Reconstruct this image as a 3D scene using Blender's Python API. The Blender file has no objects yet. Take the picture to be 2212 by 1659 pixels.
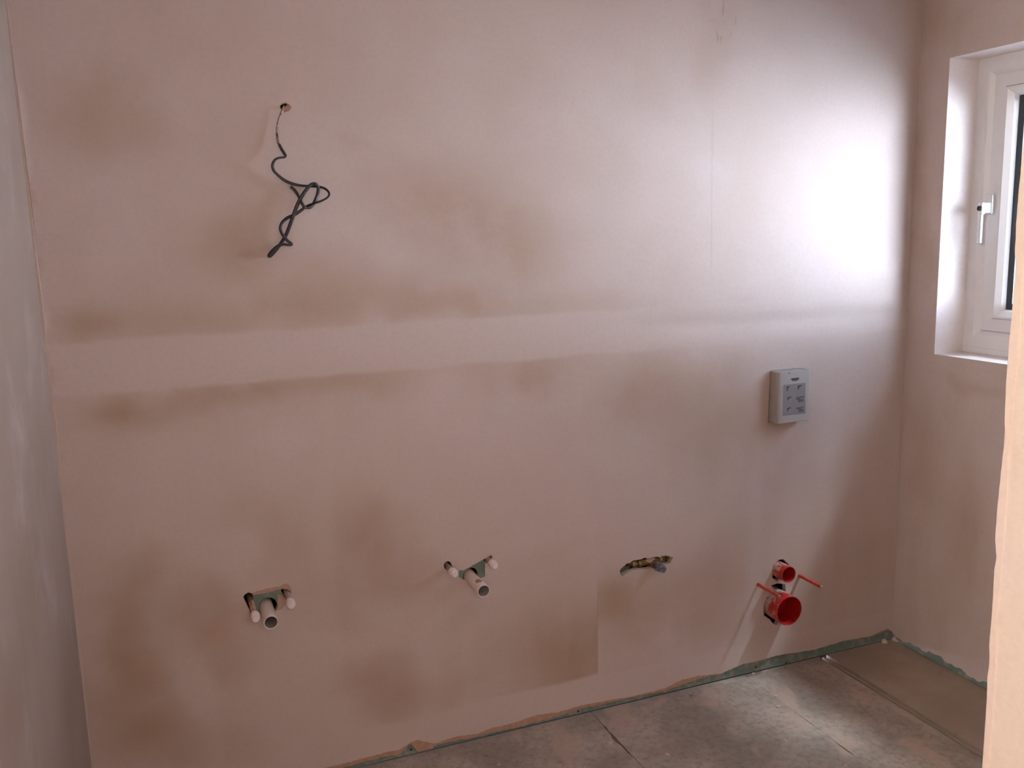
import bpy, math, random
import numpy as np
from mathutils import Vector, Matrix, geometry
random.seed(7)
S = bpy.context.scene
C = S.collection

# ------------------------------------------------------------------ camera
CAM = np.array([0.259, -2.3508, 1.4954]); YAW, PIT, ROL, FPX = 0.3726, -0.1667, -0.0261, 1935.07
_f = np.array([math.sin(YAW)*math.cos(PIT), math.cos(YAW)*math.cos(PIT), math.sin(PIT)])
_r = np.array([math.cos(YAW), -math.sin(YAW), 0.0]); _u = np.cross(_r, _f)
R_ = _r*math.cos(ROL)+_u*math.sin(ROL); U_ = -_r*math.sin(ROL)+_u*math.cos(ROL); F_ = _f
cd = bpy.data.cameras.new('camera'); co = bpy.data.objects.new('camera', cd); C.objects.link(co)
cd.sensor_width = 36; cd.lens = FPX/2212*36; cd.clip_start = 0.02; cd.clip_end = 200
co.matrix_world = Matrix([[R_[i], U_[i], -F_[i], CAM[i]] for i in range(3)]+[[0, 0, 0, 1]])
S.camera = co

# ------------------------------------------------------------------ world (sky with a horizon glow added to light the room)
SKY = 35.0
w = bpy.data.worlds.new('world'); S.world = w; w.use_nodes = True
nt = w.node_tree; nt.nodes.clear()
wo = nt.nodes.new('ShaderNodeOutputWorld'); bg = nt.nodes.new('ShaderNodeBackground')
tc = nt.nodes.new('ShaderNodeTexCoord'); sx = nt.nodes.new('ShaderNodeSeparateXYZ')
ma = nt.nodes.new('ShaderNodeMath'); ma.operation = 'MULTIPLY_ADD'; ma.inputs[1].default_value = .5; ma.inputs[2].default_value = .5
cr_ = nt.nodes.new('ShaderNodeValToRGB'); el = cr_.color_ramp.elements       # horizon glow shaped to light the room, dimmer above and lower down
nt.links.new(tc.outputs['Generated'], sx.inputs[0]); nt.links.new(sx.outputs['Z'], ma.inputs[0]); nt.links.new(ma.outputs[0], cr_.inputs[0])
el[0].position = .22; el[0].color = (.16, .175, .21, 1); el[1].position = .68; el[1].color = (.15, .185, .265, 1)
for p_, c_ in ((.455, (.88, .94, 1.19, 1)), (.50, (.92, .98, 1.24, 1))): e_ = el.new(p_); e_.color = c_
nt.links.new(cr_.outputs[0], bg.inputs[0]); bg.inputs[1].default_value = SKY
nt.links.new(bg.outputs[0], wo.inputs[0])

sl = bpy.data.lights.new('sun', 'SUN'); sl.energy = 3.0; sl.color = (.78, .86, 1.0); sl.angle = math.radians(7)
so = bpy.data.objects.new('sun', sl); C.objects.link(so); so.rotation_euler = Vector((-0.515, 0.30, -1.0)).to_track_quat('-Z', 'Y').to_euler()

def point(name, loc, watt, col, rad):
    l = bpy.data.lights.new(name, 'POINT'); l.energy = watt; l.color = col; l.shadow_soft_size = rad
    o = bpy.data.objects.new(name, l); o.location = loc; C.objects.link(o); return o
JAMB_FILL = point('jamb_fill_light', (-0.75, -2.35, 2.0), 150, (1.0, 0.96, 0.89), 0.09)  # unseen light added to brighten the jamb, no fitting modelled
ROOM_FILL = point('room_fill_light', (0.55, -3.1, 1.95), 21, (1.0, 0.955, 0.90), 0.28)  # unseen fill light added behind the camera to lift the room

S.view_settings.view_transform = 'Standard'; S.view_settings.look = 'None'
S.view_settings.gamma = 1; S.view_settings.use_curve_mapping = False
S.view_settings.exposure = 0.0
S.cycles.max_bounces = 12; S.cycles.diffuse_bounces = 8; S.cycles.transparent_max_bounces = 16
S.cycles.use_denoising = True

# ------------------------------------------------------------------ helpers
def hit(px, py, axis=1, val=0.0):
    """point of a room plane (axis = val) seen at a photo pixel"""
    d = R_*(px-1106)/FPX+U_*(829.5-py)/FPX+F_
    return CAM+d*((val-CAM[axis])/d[axis])

def srgb(r, g, b):
    f = lambda c: (c/255/12.92) if c/255 <= .04045 else ((c/255+.055)/1.055)**2.4
    return (f(r), f(g), f(b), 1)

class NB:
    """tiny node-building helper"""
    def __init__(s, name):
        s.m = bpy.data.materials.new(name); s.m.use_nodes = True; s.t = s.m.node_tree
        s.b = s.t.nodes['Principled BSDF']; s.out = s.t.nodes['Material Output']
    def n(s, typ, **kw):
        x = s.t.nodes.new(typ)
        for k, v in kw.items(): setattr(x, k, v)
        return x
    def put(s, sock, v):
        if isinstance(v, bpy.types.NodeSocket): s.t.links.new(v, sock)
        else: sock.default_value = v
    def math(s, op, a, b=0.0, clamp=False):
        x = s.n('ShaderNodeMath', operation=op, use_clamp=clamp); s.put(x.inputs[0], a); s.put(x.inputs[1], b); return x.outputs[0]
    def mix(s, f, a, b, blend='MIX'):
        x = s.n('ShaderNodeMix', data_type='RGBA', blend_type=blend); s.put(x.inputs[0], f); s.put(x.inputs[6], a); s.put(x.inputs[7], b); return x.outputs[2]
    def rng(s, v, a, b, c=0.0, d=1.0, smooth=True):
        x = s.n('ShaderNodeMapRange', interpolation_type='SMOOTHSTEP' if smooth else 'LINEAR')
        s.put(x.inputs[0], v)
        for i, q in enumerate((a, b, c, d)): s.put(x.inputs[i+1], q)
        return x.outputs[0]
    def coord(s): return s.n('ShaderNodeTexCoord').outputs['Object']
    def scale(s, v, sc, loc=(0, 0, 0)):
        x = s.n('ShaderNodeMapping'); s.put(x.inputs[0], v); x.inputs['Scale'].default_value = sc; x.inputs['Location'].default_value = loc; return x.outputs[0]
    def noise(s, v, sc, det=3.0, rough=.5, dist=0.0):
        x = s.n('ShaderNodeTexNoise'); s.put(x.inputs['Vector'], v); x.inputs['Scale'].default_value = sc
        x.inputs['Detail'].default_value = det; x.inputs['Roughness'].default_value = rough; x.inputs['Distortion'].default_value = dist; return x.outputs['Fac']
    def noisec(s, v, sc, det=2.0):
        x = s.n('ShaderNodeTexNoise'); s.put(x.inputs['Vector'], v); x.inputs['Scale'].default_value = sc; x.inputs['Detail'].default_value = det; return x.outputs['Color']
    def bump(s, h, strength=.2, dist=.002):
        x = s.n('ShaderNodeBump'); s.put(x.inputs['Height'], h); x.inputs['Strength'].default_value = strength; x.inputs['Distance'].default_value = dist
        s.t.links.new(x.outputs[0], s.b.inputs['Normal'])
    def done(s, col=None, rough=.8, spec=.3, metal=0.0):
        if col is not None: s.put(s.b.inputs['Base Color'], col)
        s.put(s.b.inputs['Roughness'], rough); s.b.inputs['Specular IOR Level'].default_value = spec; s.b.inputs['Metallic'].default_value = metal
        return s.m

# soft ellipse for damp patches of the plaster and painted shade on the left wall
bgp = bpy.data.node_groups.new('damp_shade_patch', 'ShaderNodeTree')
for nm, ty in (('P', 'NodeSocketVector'), ('Centre', 'NodeSocketVector'), ('Radius', 'NodeSocketVector'), ('Angle', 'NodeSocketFloat'), ('Acc', 'NodeSocketFloat'), ('Strength', 'NodeSocketFloat')):
    bgp.interface.new_socket(nm, in_out='INPUT', socket_type=ty)
bgp.interface.new_socket('Acc', in_out='OUTPUT', socket_type='NodeSocketFloat')
gi = bgp.nodes.new('NodeGroupInput'); go = bgp.nodes.new('NodeGroupOutput')
_s = bgp.nodes.new('ShaderNodeVectorMath'); _s.operation = 'SUBTRACT'
_ro = bgp.nodes.new('ShaderNodeVectorRotate'); _ro.rotation_type = 'Z_AXIS'
_d = bgp.nodes.new('ShaderNodeVectorMath'); _d.operation = 'DIVIDE'
_l = bgp.nodes.new('ShaderNodeVectorMath'); _l.operation = 'LENGTH'
_m = bgp.nodes.new('ShaderNodeMapRange'); _m.interpolation_type = 'SMOOTHSTEP'
_m.inputs[1].default_value = 1.0; _m.inputs[2].default_value = 0.1; _m.inputs[3].default_value = 0; _m.inputs[4].default_value = 1
_a = bgp.nodes.new('ShaderNodeMath'); _a.operation = 'MULTIPLY_ADD'
L = bgp.links.new
L(gi.outputs['P'], _s.inputs[0]); L(gi.outputs['Centre'], _s.inputs[1]); L(_s.outputs[0], _ro.inputs['Vector']); L(gi.outputs['Angle'], _ro.inputs['Angle'])
L(_ro.outputs[0], _d.inputs[0]); L(gi.outputs['Radius'], _d.inputs[1]); L(_d.outputs[0], _l.inputs[0]); L(_l.outputs['Value'], _m.inputs[0])
L(_m.outputs[0], _a.inputs[0]); L(gi.outputs['Strength'], _a.inputs[1]); L(gi.outputs['Acc'], _a.inputs[2]); L(_a.outputs[0], go.inputs[0])

DRY = (0.580, 0.492, 0.455, 1); DAMP = (0.400, 0.286, 0.203, 1); CHALK = (0.61, 0.545, 0.53, 1)

def plaster(name, blobs=(), axes='xz', band=None, streaks=0.0, dry=DRY, damp=DAMP, extra=None, mottle=.5, attr=None):
    """skimmed gypsum plaster: pink when dry, browner where damp; on the left wall both tones also carry painted shade"""
    k = NB(name); v = k.coord()
    sp = k.n('ShaderNodeSeparateXYZ'); k.put(sp.inputs[0], v)
    cb = k.n('ShaderNodeCombineXYZ'); k.put(cb.inputs[0], sp.outputs['X' if axes == 'xz' else 'Y']); k.put(cb.inputs[1], sp.outputs['Z'])
    p0 = cb.outputs[0]
    wv = k.n('ShaderNodeVectorMath', operation='SUBTRACT'); k.put(wv.inputs[0], k.noisec(p0, 5.0, 3.0)); wv.inputs[1].default_value = (.5, .5, .5)
    ws = k.n('ShaderNodeVectorMath', operation='SCALE'); k.put(ws.inputs[0], wv.outputs[0]); ws.inputs['Scale'].default_value = 0.16
    wa = k.n('ShaderNodeVectorMath', operation='ADD'); k.put(wa.inputs[0], p0); k.put(wa.inputs[1], ws.outputs[0])
    p = wa.outputs[0]
    acc = 0.0
    if attr: acc = k.n('ShaderNodeAttribute', attribute_name=attr).outputs['Fac']
    for (x, z, rx, rz, ang, st) in blobs:
        g = k.n('ShaderNodeGroup'); g.node_tree = bgp
        k.put(g.inputs['P'], p); g.inputs['Centre'].default_value = (x, z, 0); g.inputs['Radius'].default_value = (rx, rz, 1)
        g.inputs['Angle'].default_value = -ang; g.inputs['Strength'].default_value = st; k.put(g.inputs['Acc'], acc); acc = g.outputs[0]
    if not attr:
        n1 = k.rng(k.noise(p0, 2.2, 3.0, .55), .35, .70)
        acc = k.math('ADD', acc, k.math('MULTIPLY', n1, .22*mottle*2))
    if streaks: n2 = k.rng(k.noise(k.scale(p0, (7.0, 1.2, 1)), 1.6, 3.0), .45, .75)
    if streaks: acc = k.math('ADD', acc, k.math('MULTIPLY', n2, streaks))
    if extra: acc = extra(k, p0, acc)
    if band:
        q = k.n('ShaderNodeSeparateXYZ'); k.put(q.inputs[0], p0)
        zz = k.math('ADD', q.outputs['Y'], k.math('MULTIPLY', k.math('SUBTRACT', k.noise(p0, 6.0, 2.0), .5), .018))
        b = k.math('MULTIPLY', k.rng(zz, band[0]-.010, band[0]+.006), k.rng(zz, band[1]+.010, band[1]-.006))
        acc = k.math('MULTIPLY', acc, k.math('SUBTRACT', 1.0, k.math('MULTIPLY', b, .92)))
    fac = k.math('MINIMUM', k.math('MAXIMUM', acc, 0.0), 1.0)
    col = k.mix(fac, dry, damp)
    chalk = k.math('MULTIPLY', k.rng(k.noise(p0, 3.1, 4.0, .6, .3), .50, .75), .35)
    col = k.mix(chalk, col, CHALK)
    fine = k.noise(v, 90.0, 4.0, .65)
    col = k.mix(k.math('MULTIPLY', k.rng(fine, .35, .75), .10), col, (.30, .22, .18, 1))
    specks = k.rng(k.noise(v, 260.0, 1.0), .74, .80)
    col = k.mix(k.math('MULTIPLY', specks, .2), col, (.26, .19, .15, 1))
    trowel = k.noise(k.scale(p0, (1.0, 3.5, 1.0)), 5.0, 4.0, .55, .6)
    k.bump(k.math('ADD', k.math('MULTIPLY', trowel, 1.0), k.math('MULTIPLY', fine, .12)), .35, .0035)
    return k.done(col, .78, .25)

def simple(name, col, rough=.5, spec=.5, metal=0.0, var=0.0, vcol=None, scale=20, bump=0):
    k = NB(name)
    c = col
    if var or bump:
        nz = k.noise(k.coord(), scale, 4.0, .6)
        if var: c = k.mix(k.math('MULTIPLY', k.rng(nz, .4, .7), var), col, vcol or tuple(x*.6 for x in col[:3])+(1,))
        if bump: k.bump(nz, bump, .002)
    return k.done(c, rough, spec, metal)

class MB:
    """collects geometry, then becomes ONE mesh object"""
    def __init__(s): s.v = []; s.f = []; s.mi = []
    def add(s, vs, fs, mi=0):
        o = len(s.v); s.v += [tuple(map(float, q)) for q in vs]; s.f += [tuple(i+o for i in q) for q in fs]; s.mi += [mi]*len(fs)
    def box(s, x0, x1, y0, y1, z0, z1, mi=0):
        s.add([(x0, y0, z0), (x1, y0, z0), (x1, y1, z0), (x0, y1, z0), (x0, y0, z1), (x1, y0, z1), (x1, y1, z1), (x0, y1, z1)],
              [(0, 3, 2, 1), (4, 5, 6, 7), (0, 1, 5, 4), (1, 2, 6, 5), (2, 3, 7, 6), (3, 0, 4, 7)], mi)
    def lathe(s, prof, org=(0, 0, 0), axis=(0, -1, 0), n=32, mi=0, jit=None):
        """prof: (radius, distance along axis); radius 0 closes the end"""
        a = Vector(axis).normalized(); t = Vector((0, 0, 1)) if abs(a.z) < .9 else Vector((1, 0, 0))
        e1 = a.cross(t).normalized(); e2 = a.cross(e1); org = Vector(org); rings = []; vs = []; fs = []
        for (r, d) in prof:
            if r <= 1e-9: vs.append(org+a*d); rings.append([len(vs)-1])
            else:
                ring = []
                for i in range(n):
                    th = 2*math.pi*i/n; rr = r*(1 if not jit else jit(th, d))
                    vs.append(org+a*d+(e1*math.cos(th)+e2*math.sin(th))*rr); ring.append(len(vs)-1)
                rings.append(ring)
        for A, B in zip(rings, rings[1:]):
            for i in range(n):
                j = (i+1) % n
                if len(A) == 1 and len(B) == 1: break
                if len(A) == 1: fs.append((A[0], B[j], B[i]))
                elif len(B) == 1: fs.append((A[i], A[j], B[0]))
                else: fs.append((A[i], A[j], B[j], B[i]))
        s.add(vs, fs, mi)
    def sheet(s, outer, holes, y0, y1, mi=0, side=0, mapf=None, grid=None, relief=None):
        """flat sheet in the xz plane with holes: front face at y0, thickness to y1"""
        vs = []; es = []
        for poly in [outer]+list(holes):
            o = len(vs); vs += [Vector(q) for q in poly]; m = len(poly); es += [(o+i, o+(i+1) % m) for i in range(m)]
        if grid: vs += [Vector(q) for q in grid]
        ov, oe, of, *_ = geometry.delaunay_2d_cdt(vs, es, [], 1, 1e-6)
        V2 = np.array([(q.x, q.y) for q in ov]); F3 = [tuple(t) for t in of]
        cen = np.array([V2[list(t)].mean(0) for t in F3])
        def inside(poly):
            P_ = np.array(poly); c = np.zeros(len(cen), bool); n = len(P_); j = n-1
            near = (cen[:, 0] >= P_[:, 0].min()) & (cen[:, 0] <= P_[:, 0].max()) & (cen[:, 1] >= P_[:, 1].min()) & (cen[:, 1] <= P_[:, 1].max())
            X, Z = cen[near, 0], cen[near, 1]; cc = np.zeros(len(X), bool)
            for i in range(n):
                xi, zi = P_[i]; xj, zj = P_[j]
                if zi != zj: cc ^= ((zi > Z) != (zj > Z)) & (X < (xj-xi)*(Z-zi)/(zj-zi)+xi)
                j = i
            c[near] = cc; return c
        ok = inside(outer)
        for h in holes: ok &= ~inside(h)
        keep = [t for t, k_ in zip(F3, ok) if k_]
        mp = mapf or (lambda a, d, b: (a, d, b))
        n = len(ov); off = relief(V2[:, 0], V2[:, 1]) if relief else np.zeros(n)
        V = [mp(q[0], y0+e, q[1]) for q, e in zip(V2, off)]+[mp(q[0], y1, q[1]) for q in V2]
        ed = {}
        for t in keep:
            for a, b in zip(t, t[1:]+t[:1]): ed[(a, b)] = 1
        sides = [(a, a+n, b+n, b) for (a, b) in ed if (b, a) not in ed]
        s.add(V, keep+([] if relief else [tuple(i+n for i in reversed(t)) for t in keep]), mi); o = len(s.v)-len(V)
        s.f += [tuple(i+o for i in q) for q in sides]; s.mi += [side]*len(sides)
    def tube(s, pts, radii, n=10, flat=None, mi=0):
        P = [Vector(p) for p in pts]; m = len(P); vs = []; fs = []
        T = [(P[min(i+1, m-1)]-P[max(i-1, 0)]).normalized() for i in range(m)]
        nrm = T[0].cross(Vector((0, 1, 0)));  nrm = nrm.normalized() if nrm.length > 1e-4 else Vector((1, 0, 0))
        for i in range(m):
            nrm = (nrm-T[i]*nrm.dot(T[i]))
            if flat: # keep the broad side towards the room
                q = T[i].cross(Vector((0, 1, 0)));  q = q.normalized() if q.length > 1e-3 else nrm.normalized()
                if q.dot(nrm) < 0: q = -q
                nrm = q
            nrm = nrm.normalized(); bn = T[i].cross(nrm)
            a = radii[i]; b = a*(flat[i] if flat else 1)
            for k in range(n):
                th = 2*math.pi*k/n; vs.append(P[i]+nrm*(a*math.cos(th))+bn*(b*math.sin(th)))
        for i in range(m-1):
            for k in range(n): fs.append((i*n+k, i*n+(k+1) % n, (i+1)*n+(k+1) % n, (i+1)*n+k))
        fs.append(tuple(reversed(range(n)))); fs.append(tuple((m-1)*n+k for k in range(n)))
        s.add(vs, fs, mi)
    def build(s, name, mats, parent=None, smooth=None, bevel=0, org=None):
        me = bpy.data.meshes.new(name)
        o3 = Vector(org) if org is not None else Vector((0, 0, 0))
        me.from_pydata([tuple(Vector(q)-o3) for q in s.v], [], s.f)
        for m in (mats if isinstance(mats, (list, tuple)) else [mats]): me.materials.append(m)
        me.polygons.foreach_set('material_index', s.mi)
        import bmesh
        b = bmesh.new(); b.from_mesh(me); bmesh.ops.recalc_face_normals(b, faces=b.faces)
        if bevel:
            bmesh.ops.bevel(b, geom=[e for e in b.edges if len(e.link_faces) == 2 and e.calc_face_angle(0) > .6], offset=bevel, segments=2, profile=.5, affect='EDGES')
        b.to_mesh(me); b.free()
        if smooth is not None:
            me.polygons.foreach_set('use_smooth', [True]*len(me.polygons))
            me.set_sharp_from_angle(angle=smooth)
        o = bpy.data.objects.new(name, me); C.objects.link(o)
        if parent: o.parent = parent; o.location = o3-P_world(parent)
        else: o.location = o3
        return o

def P_world(o):
    p = Vector(o.location)
    while o.parent: o = o.parent; p += Vector(o.location)
    return p
def struct(o): o['kind'] = 'structure'; return o
def tag(o, label, cat, group=None):
    o['label'] = label; o['category'] = cat
    if group: o['group'] = group
    return o
def thing(name, loc, label, cat, group=None):
    o = bpy.data.objects.new(name, None); o.empty_display_size = .05; o.location = loc; C.objects.link(o)
    return tag(o, label, cat, group)

# ------------------------------------------------------------------ room numbers
W = 2.637; H = 2.40; YN = -1.499; YN2 = -1.619; XN = 1.30; YH = -1.843; XO = 2.846
WY0, WY1, WZ0, WZ1 = -1.15, -0.1215, 1.064, 2.003          # window reveal in the right wall
XF = 2.762                                               # room face of the window frame

# damp patches of the back wall: pixel centre, pixel radii, tilt (deg), strength
def blobs_px(rows, axis=1, val=0.0):
    out = []
    for (px, py, rx, ry, ang, st) in rows:
        a = hit(px, py, axis, val); b = hit(px+rx, py, axis, val); c = hit(px, py-ry, axis, val)
        u = 0 if axis == 1 else 1
        out.append((a[u], a[2], abs(b[u]-a[u])+1e-3, abs(c[2]-a[2])+1e-3, math.radians(ang), st))
    return out
BW = blobs_px([
 (190, 215, 190, 170, 0, .50), (150, 300, 120, 130, 0, .22), (330, 280, 110, 90, 20, .25), (130, 560, 90, 260, 0, .15),
 (205, 712, 120, 60, 0, .55), (430, 695, 320, 70, 0, .40), (950, 668, 330, 55, 3, .24), (245, 890, 140, 75, 0, .55), (380, 860, 260, 60, 0, .32),
 (545, 515, 150, 110, 0, .5), (690, 640, 180, 120, 0, .48), (900, 660, 260, 90, 0, .35), (1000, 480, 260, 190, -20, .42), (1100, 500, 190, 180, 0, .32),
 (890, 420, 170, 110, 0, .20), (785, 330, 60, 35, 0, .25), (1230, 660, 240, 60, 0, .25), (420, 560, 160, 160, 0, .15), (560, 620, 330, 160, 0, .12),
 (560, 850, 380, 60, 4, .42), (850, 812, 300, 60, 5, .42), (1140, 795, 150, 55, 6, .50), (1360, 790, 200, 110, 6, .30), (1420, 880, 260, 150, 0, .30),
 (1600, 950, 220, 170, 0, .55), (1430, 860, 200, 110, 0, .25), (1560, 800, 140, 70, 0, .25), (1440, 700, 300, 40, 5, .20), (720, 880, 260, 90, 0, .15),
 (500, 890, 190, 90, 0, .2), (650, 1115, 170, 130, 0, .22), (837, 1129, 95, 110, 20, .55), (790, 1080, 110, 70, 0, .2),
 (764, 1232, 210, 160, -10, .42), (897, 1236, 130, 90, 0, .32), (690, 1300, 160, 110, 0, .15), (640, 1210, 90, 140, 0, .2),
 (320, 1205, 110, 90, 0, .35), (292, 1285, 140, 130, 0, .42), (250, 1385, 110, 160, 0, .40), (300, 1510, 160, 220, 0, .50), (392, 1590, 230, 120, 0, .48), (443, 1300, 105, 130, -25, .62), (493, 1395, 100, 120, -20, .40),
 (782, 1462, 150, 75, 0, .45), (851, 1488, 110, 100, 0, .42), (900, 1512, 200, 70, 8, .42), (988, 1339, 70, 60, 0, .22), (1180, 1270, 200, 140, 0, .22), (1120, 1400, 260, 130, 0, .25), (1350, 1310, 120, 110, 0, .35), (1470, 1300, 170, 140, 0, .32),
 (1560, 1270, 160, 200, 0, .2), (1560, 110, 70, 170, 0, .30), (1850, 1250, 200, 350, 0, .30), (1010, 180, 300, 200, 0, .08),
 (420, 1475, 75, 170, 15, -.35), (520, 1205, 130, 70, 0, -.32), (1010, 1160, 120, 80, 0, -.25), (740, 760, 500, 40, 4, -.2), (600, 1480, 170, 160, 0, -.15)])

def vnoise(x, z, seed):
    """smooth value noise on arrays"""
    g = np.random.RandomState(seed).rand(64, 64); xi = np.floor(x).astype(int); zi = np.floor(z).astype(int); fx_ = x-xi; fz = z-zi
    fx_ = fx_*fx_*(3-2*fx_); fz = fz*fz*(3-2*fz); A = lambda i, j: g[(xi+i) % 64, (zi+j) % 64]
    return (A(0, 0)*(1-fx_)+A(1, 0)*fx_)*(1-fz)+(A(0, 1)*(1-fx_)+A(1, 1)*fx_)*fz
def fbm(x, z, sc, seed, oc=4):
    r = 0; am = .5; t = 0
    for i in range(oc): r = r+am*vnoise(x*sc+17.3*i, z*sc+9.1*i, seed+i); t += am; am *= .55; sc *= 2.03
    return r/t-.5
def damp_field(x, z):
    wx = x+.13*fbm(x, z, 4.2, 1)+.05*fbm(x, z, 14, 6); wz = z+.13*fbm(x, z, 4.2, 11)+.05*fbm(x, z, 14, 16); acc = np.zeros_like(x)
    for (cx, cz, rx, rz, ang, st) in BW:
        dx, dz = wx-cx, wz-cz; ca, sa = math.cos(ang), math.sin(ang)
        l = np.sqrt(((dx*ca+dz*sa)/rx)**2+((-dx*sa+dz*ca)/rz)**2); t = np.clip((1-l)/.9, 0, 1); acc += st*t*t*(3-2*t)
    acc += .26*np.clip(fbm(x, z, 2.6, 31)*2.4+.35, 0, 1)+.10*fbm(x, z, 9, 41)
    st_ = np.clip((fbm(x*9, z*1.2, 1.1, 51, 3)+.02)*3.2, 0, 1)*np.clip((1.15-z)/.35, 0, 1)
    return np.clip(acc*.86-.18*st_, 0, 1)
def relief(x, z):
    """hand-trowelled unevenness; the taped joint is a shallow dip towards the window end"""
    y = .0022*fbm(x, z, 3.0, 61, 3)
    fade = np.clip((x-1.35)/.45, 0, 1)*np.clip((W-.02-x)/.06, 0, 1)
    zc = 1.200-.008*np.clip((x-1.9)/.7, -1, 1)
    y += .0095*fade*(np.exp(-((z-zc)/.026)**2)-np.exp(-((z-1.2)/.22)**2))
    y -= .0012*np.exp(-((z-1.20)/.075)**4)*(1-.7*fade)
    return y

def bw_extra(k, p, acc):
    """the plasterboard-joint edges telegraphing through: one upright at x=1.44, one low level line"""
    q = k.n('ShaderNodeSeparateXYZ'); k.put(q.inputs[0], p)
    X, Z = q.outputs['X'], q.outputs['Y']
    wob = k.math('MULTIPLY', k.math('SUBTRACT', k.noise(p, 4.0, 2.0), .5), .02)
    Zw = k.math('ADD', Z, wob)
    # patch left of the joint
    a = k.math('MULTIPLY', k.rng(X, .98, 1.40), k.rng(X, 1.445, 1.441))
    b = k.math('MULTIPLY', k.rng(Zw, .116, .132), k.rng(Z, .46, .20))
    acc = k.math('ADD', acc, k.math('MULTIPLY', k.math('MULTIPLY', a, b), .75))
    # patch right of the joint, higher up
    a = k.math('MULTIPLY', k.rng(X, 1.439, 1.444), k.rng(X, 1.62, 1.47))
    b = k.math('MULTIPLY', k.rng(Z, .25, .34), k.rng(Z, .47, .38))
    acc = k.math('ADD', acc, k.math('MULTIPLY', k.math('MULTIPLY', a, b), .48))
    # dry strip along the floor
    low = k.math('MULTIPLY', k.rng(Zw, .125, .105), k.rng(X, .35, .6))
    acc = k.math('MULTIPLY', acc, k.math('SUBTRACT', 1.0, k.math('MULTIPLY', low, .75)))
    # faint upright joint in the upper boards
    j = k.math('MULTIPLY', k.rng(k.math('ABSOLUTE', k.math('SUBTRACT', X, 1.842)), .006, .001), k.math('MULTIPLY', k.rng(Z, 1.30, 1.45), k.rng(Z, 1.90, 1.75)))
    acc = k.math('ADD', acc, k.math('MULTIPLY', j, .22))
    # trowel drips high up right
    dz = k.math('MULTIPLY', k.rng(Z, 2.02, 2.06), k.rng(k.math('ABSOLUTE', k.math('SUBTRACT', X, 1.87)), .06, .04))
    dn = k.rng(k.noise(k.scale(p, (60, 14, 1)), 1.0, 2.0), .58, .66)
    acc = k.math('ADD', acc, k.math('MULTIPLY', k.math('MULTIPLY', dz, dn), .5))
    return acc

M = {}
M['back'] = plaster('plaster_back_wall', [], 'xz', (1.139, 1.264), 0, extra=bw_extra, attr='damp')
M['left'] = plaster('plaster_left_wall', blobs_px([(60, 1300, 60, 260, 0, .3), (150, 1500, 40, 300, 0, .35), (20, 1500, 60, 200, 0, .3), (90, 1000, 30, 150, 0, .3)], 0, 0.0), 'yz', None, .14, dry=(.375, .292, .250, 1), damp=(.29, .205, .155, 1))  # darkened base and low patches paint in sill shade, over streaky damp plaster
M['right'] = plaster('plaster_right_wall', blobs_px([(1990, 420, 40, 260, 0, .35), (2000, 1000, 60, 200, 0, .3), (2080, 1150, 80, 260, 0, .4), (2000, 560, 25, 120, 0, .3), (2100, 830, 120, 25, 0, .35), (2010, 30, 120, 90, 0, .25)], 0, W), 'yz', None, .2)
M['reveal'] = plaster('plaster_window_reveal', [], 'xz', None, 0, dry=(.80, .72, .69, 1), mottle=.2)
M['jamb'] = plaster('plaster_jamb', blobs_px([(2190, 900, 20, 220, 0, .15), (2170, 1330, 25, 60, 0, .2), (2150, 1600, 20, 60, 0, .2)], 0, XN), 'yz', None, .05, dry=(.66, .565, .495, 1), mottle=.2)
M['hall'] = plaster('plaster_hall', [], 'xz', None, .2)
M['salmon'] = simple('base_coat_plaster', (.43, .265, .185, 1), .9, .1, var=.5, vcol=(.56, .38, .30, 1), scale=60, bump=.4)
M['chase'] = simple('chased_plaster', (.47, .325, .255, 1), .9, .1, var=.5, vcol=(.40, .25, .18, 1), scale=70, bump=.4)
M['beadskim'] = plaster('plaster_bead_skim', blobs_px([(2172, 1040, 12, 60, 0, .8), (2152, 1150, 10, 60, 0, .5), (2130, 1560, 8, 70, 0, .5)], 0, XN), 'yz', None, .1, dry=(.68, .575, .505, 1), mottle=.4)
k = NB('moisture_board'); v = k.coord(); c = k.mix(k.rng(k.noise(v, 45, 4, .6), .45, .68), (.165, .235, .200, 1), (.32, .30, .26, 1)); M['board'] = k.done(c, .85, .2)
M['gypsum'] = simple('gypsum_core', (.50, .42, .36, 1), .95, .1, var=.5, scale=120)
M['cavity'] = simple('cavity_dark', (.012, .009, .008, 1), .95, .05)

# floor sheet: cement-grey with plaster splats
k = NB('floor_screed'); v = k.coord()
base = k.mix(k.rng(k.noise(v, 4.5, 5, .6), .35, .7), (.30, .25, .21, 1), (.46, .385, .325, 1))
base = k.mix(k.math('MULTIPLY', k.rng(k.noise(v, 48, 5, .75), .42, .70), .5), base, (.15, .122, .10, 1))
splat = k.rng(k.noise(k.scale(v, (1, .55, 1), (3.1, 1.7, 0)), 7.5, 3, .5, .4), .55, .64)
base = k.mix(k.math('MULTIPLY', splat, .6), base, (.47, .345, .28, 1))
vor = k.n('ShaderNodeTexVoronoi'); k.put(vor.inputs['Vector'], v); vor.inputs['Scale'].default_value = 13; vor.inputs['Randomness'].default_value = 1.0
sz = k.math('MULTIPLY', k.rng(k.noise(v, 6, 2), .5, .75), .26)
spot = k.rng(k.math('SUBTRACT', vor.outputs['Distance'], sz), .02, -.03)
base = k.mix(k.math('MULTIPLY', spot, .6), base, (.58, .50, .45, 1))
dk = k.rng(k.noise(k.scale(v, (1, 1, 1), (9, 4, 0)), 16, 4, .6, .5), .68, .74)
base = k.mix(k.math('MULTIPLY', dk, .55), base, (.10, .078, .062, 1))
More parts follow.
